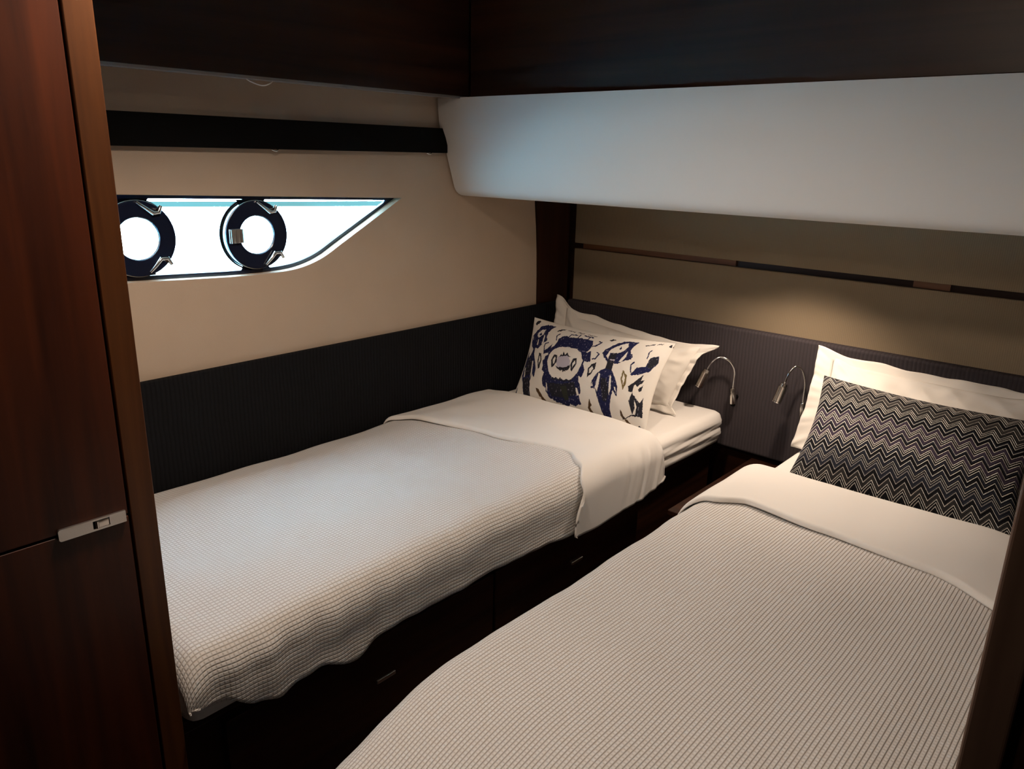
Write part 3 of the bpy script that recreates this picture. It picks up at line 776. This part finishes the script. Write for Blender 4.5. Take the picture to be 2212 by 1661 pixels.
IKAT = [
    ('N',0,[(0.267,0.736),(0.268,0.775),(0.288,0.819),(0.318,0.843),(0.344,0.832),(0.399,0.845),(0.444,0.854),(0.484,0.853),(0.515,0.854),(0.531,0.794),(0.529,0.747),(0.515,0.677),(0.483,0.666),(0.427,0.713),(0.344,0.695),(0.285,0.667),(0.254,0.675)]),
    ('N',0,[(0.254,0.675),(0.232,0.64),(0.215,0.606),(0.227,0.553),(0.209,0.528),(0.205,0.489),(0.194,0.457),(0.21,0.415),(0.212,0.35),(0.237,0.321),(0.232,0.263),(0.238,0.209),(0.255,0.159),(0.273,0.156),(0.277,0.111),(0.314,0.051),(0.34,0.042),(0.374,0.018),(0.416,0.015),(0.448,0.0),(0.469,0.035),(0.506,0.022),(0.534,0.051),(0.554,0.05),(0.535,0.142),(0.548,0.174),(0.543,0.236),(0.521,0.301),(0.513,0.363),(0.535,0.343),(0.543,0.41),(0.542,0.456),(0.521,0.513),(0.523,0.559),(0.548,0.549),(0.567,0.565),(0.541,0.704),(0.517,0.668),(0.427,0.713)]),
    ('W',0,[(0.243,0.587),(0.268,0.637),(0.317,0.682),(0.373,0.695),(0.432,0.691),(0.477,0.655),(0.497,0.588),(0.51,0.555),(0.509,0.49),(0.497,0.385),(0.46,0.289),(0.395,0.27),(0.316,0.283),(0.273,0.343),(0.238,0.462),(0.236,0.537)]),
    ('W',0,[(0.28,0.14),(0.273,0.212),(0.28,0.205),(0.294,0.108)]),
    ('W',0,[(0.521,0.137),(0.506,0.223),(0.518,0.218),(0.538,0.152)]),
    ('V',0,[(0.311,0.482),(0.315,0.545),(0.341,0.57),(0.392,0.578),(0.419,0.524),(0.426,0.461),(0.386,0.418),(0.33,0.419)]),
    ('D',0,[(0.326,0.547),(0.33,0.569),(0.334,0.596),(0.344,0.573),(0.347,0.626),(0.364,0.584),(0.378,0.624),(0.392,0.589),(0.42,0.573),(0.394,0.571),(0.359,0.569)]),
    ('D',0,[(0.311,0.44),(0.333,0.42),(0.385,0.421),(0.425,0.466),(0.428,0.48),(0.431,0.44),(0.424,0.405),(0.405,0.391),(0.407,0.369),(0.396,0.388),(0.39,0.363),(0.381,0.384),(0.352,0.385),(0.33,0.405)]),
    ('D',0,[(0.284,0.403),(0.265,0.49),(0.277,0.569),(0.305,0.56),(0.316,0.47),(0.295,0.407)]),
    ('W',0,[(0.29,0.442),(0.278,0.495),(0.288,0.545),(0.299,0.521),(0.3,0.464)]),
    ('D',0,[(0.443,0.411),(0.429,0.49),(0.437,0.558),(0.462,0.576),(0.473,0.496),(0.454,0.397)]),
    ('W',0,[(0.449,0.451),(0.442,0.495),(0.455,0.541),(0.464,0.502)]),
    ('D',0,[(0.285,0.207),(0.393,0.227),(0.491,0.281),(0.518,0.154),(0.476,0.111),(0.413,0.079),(0.327,0.074)]),
    ('O',0,[(0.387,0.198),(0.436,0.215),(0.46,0.078),(0.43,0.057)]),
    ('N',0,[(0.182,0.595),(0.209,0.632),(0.231,0.696),(0.235,0.65),(0.221,0.579),(0.194,0.551)]),
    ('D',0,[(0.173,0.364),(0.147,0.45),(0.141,0.562),(0.162,0.55),(0.182,0.481),(0.184,0.368)]),
    ('W',0,[(0.17,0.411),(0.156,0.463),(0.153,0.528),(0.171,0.477)]),
    ('D',0,[(0.575,0.366),(0.564,0.472),(0.58,0.533),(0.611,0.571),(0.614,0.49),(0.594,0.41)]),
    ('W',0,[(0.58,0.423),(0.576,0.476),(0.591,0.518),(0.602,0.486),(0.591,0.436)]),
    ('N',0,[(0.027,0.688),(0.025,0.765),(0.056,0.832),(0.084,0.899),(0.135,0.944),(0.207,0.942),(0.186,0.902),(0.164,0.837),(0.163,0.76),(0.177,0.726),(0.153,0.7),(0.138,0.657),(0.114,0.601),(0.085,0.62),(0.092,0.536),(0.125,0.443),(0.153,0.348),(0.155,0.254),(0.129,0.292),(0.124,0.206),(0.14,0.108),(0.156,0.011),(0.108,0.011),(0.081,0.086),(0.059,0.182),(0.025,0.265),(0.02,0.369),(0.034,0.469),(0.058,0.525),(0.067,0.595),(0.039,0.634)]),
    ('W',0,[(0.074,0.809),(0.1,0.856),(0.133,0.871),(0.125,0.796),(0.093,0.748),(0.073,0.77)]),
    ('W',0,[(0.029,0.737),(0.034,0.767),(0.04,0.712)]),
    ('N',0,[(0.088,0.785),(0.1,0.827),(0.114,0.793),(0.1,0.774)]),
    ('W',0,[(0.091,0.651),(0.092,0.728),(0.099,0.721),(0.104,0.646)]),
    ('W',0,[(0.136,0.665),(0.136,0.8),(0.146,0.784),(0.149,0.689)]),
    ('D',0,[(0.038,0.423),(0.058,0.496),(0.098,0.443),(0.123,0.29),(0.058,0.268)]),
    ('W',0,[(0.093,0.451),(0.104,0.445),(0.126,0.291),(0.12,0.251)]),
    ('W',0,[(0.052,0.256),(0.033,0.354),(0.04,0.375),(0.062,0.25)]),
    ('D',0,[(0.052,0.227),(0.114,0.249),(0.154,0.019),(0.106,0.02)]),
    ('N',0,[(0.015,0.043),(0.017,0.139),(0.028,0.067),(0.017,0.006)]),
    ('N',0,[(0.022,0.293),(0.018,0.483),(0.029,0.573),(0.042,0.472),(0.024,0.351)]),
    ('N',0,[(0.621,0.712),(0.64,0.783),(0.677,0.878),(0.722,0.929),(0.801,0.945),(0.787,0.877),(0.784,0.812),(0.808,0.747),(0.818,0.696),(0.775,0.664),(0.748,0.609),(0.676,0.612),(0.642,0.664)]),
    ('W',0,[(0.679,0.814),(0.712,0.871),(0.743,0.908),(0.758,0.858),(0.746,0.781),(0.712,0.733),(0.672,0.738),(0.674,0.647),(0.656,0.678),(0.661,0.762)]),
    ('N',0,[(0.711,0.806),(0.717,0.845),(0.727,0.821),(0.722,0.792)]),
    ('W',0,[(0.748,0.636),(0.76,0.713),(0.772,0.79),(0.781,0.72),(0.763,0.642)]),
    ('D',0,[(0.679,0.732),(0.715,0.744),(0.729,0.512),(0.684,0.514)]),
    ('V',0,[(0.689,0.653),(0.72,0.654),(0.721,0.636),(0.693,0.636)]),
    ('N',0,[(0.634,0.433),(0.657,0.486),(0.683,0.523),(0.734,0.514),(0.765,0.443),(0.794,0.355),(0.801,0.241),(0.767,0.3),(0.762,0.191),(0.76,0.092),(0.772,-0.019),(0.716,-0.014),(0.68,0.133),(0.647,0.265),(0.616,0.254),(0.614,0.344)]),
    ('W',0,[(0.649,0.456),(0.663,0.443),(0.667,0.317),(0.664,0.235),(0.646,0.274),(0.647,0.347)]),
    ('W',0,[(0.728,0.466),(0.741,0.443),(0.753,0.313),(0.746,0.229),(0.738,0.307)]),
    ('D',0,[(0.67,0.409),(0.712,0.406),(0.739,0.29),(0.737,0.154),(0.709,0.153),(0.681,0.314)]),
    ('W',0,[(0.616,0.281),(0.62,0.328),(0.629,0.286)]),
    ('W',0,[(0.744,-0.03),(0.742,0.022),(0.765,-0.022)]),
    ('W',0,[(0.77,0.337),(0.781,0.341),(0.794,0.274)]),
    ('N',0,[(0.847,0.526),(0.87,0.624),(0.917,0.658),(0.918,0.766),(0.956,0.815),(0.971,0.739),(0.947,0.615),(0.896,0.552),(0.859,0.521)]),
    ('D',0,[(0.919,0.758),(0.953,0.805),(0.968,0.738),(0.947,0.642),(0.923,0.66)]),
    ('D',0,[(0.858,0.387),(0.884,0.45),(0.924,0.571),(0.92,0.481),(0.89,0.416),(0.892,0.328),(0.945,0.25),(0.957,0.325),(0.973,0.111),(0.911,0.097),(0.878,0.234),(0.89,0.336),(0.868,0.337)]),
    ('W',0,[(0.908,0.113),(0.922,0.18),(0.91,0.264),(0.931,0.201),(0.928,0.121)]),
    ('D',0,[(0.897,0.437),(0.936,0.513),(0.935,0.486),(0.91,0.414)]),
    ('D',0,[(0.917,0.39),(0.94,0.452),(0.939,0.389),(0.927,0.367)]),
    ('G',0,[(0.8,0.447),(0.798,0.554),(0.832,0.503),(0.841,0.407),(0.831,0.337)]),
    ('W',0,[(0.81,0.45),(0.807,0.521),(0.823,0.482),(0.829,0.385)]),
    ('B',0,[(0.189,0.144),(0.222,0.119),(0.263,0.041),(0.288,0.009),(0.251,0.018),(0.204,0.094)]),
    ('B',0,[(0.599,0.039),(0.613,0.135),(0.63,0.078),(0.617,0.046),(0.642,-0.007),(0.615,-0.009)]),
    ('B',0,[(0.833,0.058),(0.831,0.119),(0.853,0.065),(0.901,0.014),(0.905,-0.029),(0.861,-0.028),(0.868,0.018)]),
    ('D',0,[(0.934,-0.017),(0.958,0.027),(0.989,0.0)]),
    ('D',0,[(0.024,0.92),(0.043,0.974),(0.07,0.963),(0.04,0.905)]),
    ('D',0,[(0.228,0.876),(0.253,0.922),(0.292,0.934),(0.25,0.883)]),
    ('D',0,[(0.616,0.9),(0.632,0.933),(0.657,0.922),(0.635,0.892)]),
    ('D',0,[(0.972,0.955),(0.988,0.978),(0.99,0.943)]),
    ('D',0,[(-0.012,0.821),(-0.008,0.871),(0.003,0.855),(-0.001,0.786)]),
    ('N',0.0028,[(0.187,0.558),(0.17,0.648),(0.173,0.687),(0.194,0.703)]),
    ('N',0.0024,[(0.255,0.752),(0.244,0.815),(0.263,0.849)]),
    ('N',0.0024,[(0.334,0.824),(0.346,0.875),(0.391,0.885)]),
    ('N',0.0024,[(0.405,0.847),(0.412,0.896)]),
    ('N',0.0024,[(0.478,0.856),(0.483,0.9)]),
    ('N',0.0028,[(0.441,0.896),(0.504,0.897)]),
    ('N',0.0028,[(0.536,0.768),(0.559,0.794),(0.579,0.847),(0.561,0.854)]),
    ('N',0.0028,[(0.573,0.604),(0.592,0.61),(0.604,0.688),(0.584,0.7)]),
    ('D',0.0034,[(0.31,0.281),(0.333,0.257),(0.345,0.284),(0.368,0.26),(0.38,0.283),(0.409,0.261),(0.426,0.286),(0.451,0.276),(0.465,0.295)]),
    ('D',0.0017,[(0.305,0.929),(0.358,0.928)]),
    ('D',0.0017,[(0.381,0.929),(0.429,0.925)]),
    ('D',0.0014,[(0.458,0.925),(0.521,0.921)]),
    ('D',0.0017,[(0.848,0.037),(0.915,0.107)]),
    ('D',0.0021,[(0.852,0.907),(0.893,0.947)]),
    ('D',0.0017,[(0.908,0.952),(0.937,0.971)]),
    ('D',0.0017,[(1.0,0.946),(1.002,1.001)]),
    ('N',0.0024,[(0.847,0.553),(0.83,0.637),(0.844,0.678)]),
    ('N',0.0021,[(0.904,0.753),(0.896,0.822),(0.902,0.86)]),
    ('N',0.0021,[(0.626,0.705),(0.633,0.762),(0.651,0.787)]),
    ('N',0.0021,[(0.804,0.764),(0.816,0.732),(0.806,0.701)]),
    ('N',0.0017,[(0.156,0.767),(0.173,0.744),(0.162,0.712)]),
    ('N',0.0017,[(0.143,0.325),(0.156,0.292),(0.154,0.263)]),
]

PAL = {'N': (.016, .018, .062), 'D': (.020, .020, .028), 'W': (.72, .68, .62), 'V': (.46, .43, .50), 'O': (.030, .034, .026), 'B': (.085, .05, .025), 'G': (.16, .12, .05)}
def ikat_colors(nu, nv):
    """Paint the print, shape by shape, on the cushion's own grid."""
    base = (*PAL['W'], 1)
    img = [[base] * (nu + 1) for _ in range(nv + 1)]
    def inside(poly, x, y):
        c = False; n = len(poly); j = n - 1
        for i in range(n):
            xi, yi = poly[i]; xj, yj = poly[j]
            if (yi > y) != (yj > y) and x < (xj - xi) * (y - yi) / (yj - yi) + xi: c = not c
            j = i
        return c
    def dist(p, a, b):
        ax, ay = a[0] * .62, a[1] * .35; bx, by = b[0] * .62, b[1] * .35; px, py = p[0] * .62, p[1] * .35
        dx, dy = bx - ax, by - ay; L = dx * dx + dy * dy or 1e-9
        t = max(0, min(1, ((px - ax) * dx + (py - ay) * dy) / L))
        return math.hypot(px - ax - t * dx, py - ay - t * dy)
    for c, w, pts in IKAT:
        pad = (w / .35 if w else 0) + 0.02
        u0, u1 = min(p[0] for p in pts) - pad, max(p[0] for p in pts) + pad
        v0, v1 = min(p[1] for p in pts) - pad, max(p[1] for p in pts) + pad
        for j in range(max(0, int(v0 * nv)), min(nv, int(v1 * nv) + 1) + 1):
            for i in range(max(0, int(u0 * nu)), min(nu, int(u1 * nu) + 1) + 1):
                u, v = i / nu, j / nv
                # ikat threads feather the edges, mostly up and down
                q = (u + 0.002 * noise.noise(Vector((u * 60, v * 40, 3.0))), v + 0.011 * noise.noise(Vector((u * 95, v * 25, 8.0))))
                hit = inside(pts, *q) if w == 0 else any(dist(q, a, b) < w for a, b in zip(pts, pts[1:]))
                if hit:
                    col = PAL[c]
                    if c in 'ND':
                        k = noise.noise(Vector((u * 150, v * 42, 1.0)))
                        if k > 0.36: col = tuple(lerp(x, y, min(0.6, (k - .36) * 2.5)) for x, y in zip(col, (.30, .29, .36)))
                    img[j][i] = (*col, 1)
    return img
NU, NV = 500, 290
cush, _ = cushion_mesh('cushion', None, M['ikat'], (0.071, -0.300, 0.853), (0.715, -0.295, 0.858), (0.712, -0.448, 0.572), (0.128, -0.490, 0.566), 0.125, NU, NV,
                       (0.095, 0.06), (2.6, 2.2, 0.66), 0.004, 3.0, color=ikat_colors(NU, NV), sag=0.2, base=(0.42, -0.46, 0.566))
tag(cush, 'cream cushion with bold navy print propped on the left bed', 'cushion')
cush, _ = cushion_mesh('cushion', None, M['chevron'], (1.203, -0.205, 0.826), (1.800, -0.200, 0.812), (1.815, -0.497, 0.572), (1.230, -0.479, 0.572), 0.135, 220, 140,
                       (0.08, 0.06), (2.6, 2.2, 0.66), 0.003, 9.0, sag=0.2, base=(1.52, -0.48, 0.572))
tag(cush, 'dark cushion with fine black and white zigzags on the right bed', 'cushion')

# ------------------------------------------------------------------ reading lamps
def reading_lamp(label, b0, b1, neck, h0, h1):
    b0, b1, h0, h1 = map(Vector, (b0, b1, h0, h1))
    t = thing('reading_lamp', (b0.x, 0, b0.z), label, 'lamp', 'flexible reading lamps on the headboard')
    bm = bmesh.new(); ax = (b1 - b0).normalized()
    tube(bm, [b0, b0 + ax * 0.002, b1 - ax * 0.002, b1], [0.0105, 0.0115, 0.0115, 0.0105], 32)
    auto_smooth(put('base_tube', bm, M['nickel'], t), 40)
    bm = bmesh.new(); m_ = b0.lerp(b1, 0.35)
    tube(bm, [(m_.x, 0.003, m_.z), (m_.x, m_.y + 0.010, m_.z)], 0.008, 20)
    tube(bm, [b0 - ax * 0.008, b0], [0.008, 0.0095], 24)
    auto_smooth(put('wall_mount', bm, M['black'], t), 40)
    bm = bmesh.new()
    pts = catmull([b1 - ax * 0.002] + [Vector(p) for p in neck] + [h0], 8)
    tube(bm, pts, 0.0036, 14)
    put('gooseneck', bm, M['chrome'], t, smooth=True)
    d = (h1 - h0).normalized()
    hd = bmesh.new()
    R = 0.0165
    tube(hd, [h0, h0 + d * 0.001, h0 + d * 0.012, h0 + d * 0.0125, h1 - d * 0.002], [0.006, 0.0125, 0.0135, R, R], 36)
    head = put('lamp_head', hd, M['nickel'], t); auto_smooth(head, 40)
    rim = bmesh.new(); u, v = frame_of(d)
    prof = [(0.0135, -0.001), (R + 0.0007, -0.001), (R + 0.0007, 0.003), (0.0135, 0.003)]
    rings = [[rim.verts.new(h1 + d * hh + (u * cos(2 * pi * k / 40) + v * sin(2 * pi * k / 40)) * r_) for k in range(40)] for r_, hh in prof]
    for i in range(4):
        a, b = rings[i], rings[(i + 1) % 4]
        for k in range(40): rim.faces.new((a[k], a[(k + 1) % 40], b[(k + 1) % 40], b[k]))
    auto_smooth(put('rim', rim, M['chrome'], head), 40)
    ln = bmesh.new(); tube(ln, [h1 - d * 0.001, h1 + d * 0.0006], 0.0134, 32)
    put('lens', ln, M['dark_lens'], head)
reading_lamp('steel reading lamp beside the left bed, nearest the white left pillow', (0.828, -0.030, 0.601), (0.821, -0.030, 0.662),
             [(0.822, -0.031, 0.695), (0.821, -0.033, 0.732), (0.803, -0.040, 0.763), (0.772, -0.052, 0.775), (0.748, -0.066, 0.758)], (0.736, -0.080, 0.728), (0.712, -0.086, 0.660))
reading_lamp('steel reading lamp beside the right bed, nearest the zigzag cushion', (1.093, -0.030, 0.598), (1.087, -0.030, 0.666),
             [(1.086, -0.031, 0.70), (1.085, -0.033, 0.742), (1.073, -0.042, 0.783), (1.056, -0.056, 0.797), (1.041, -0.070, 0.776)], (1.032, -0.080, 0.736), (1.015, -0.088, 0.669))

# ------------------------------------------------------------------ nightstand between the beds
ns = thing('nightstand', (1.0, -0.3, 0), 'low brown wooden nightstand in the dark gap between the beds', 'nightstand')
put('top', boxes((0.914, 1.118, -0.618, -0.004, 0.382, 0.400), bev=0.003), M['wood_x'], ns)
put('cabinet_body', boxes((0.926, 1.118, -0.600, -0.004, 0.0, 0.3815)), M['wood_up'], ns)
put('front', boxes((0.930, 1.114, -0.612, -0.6005, 0.03, 0.372), bev=0.002), M['wood_up'], ns)
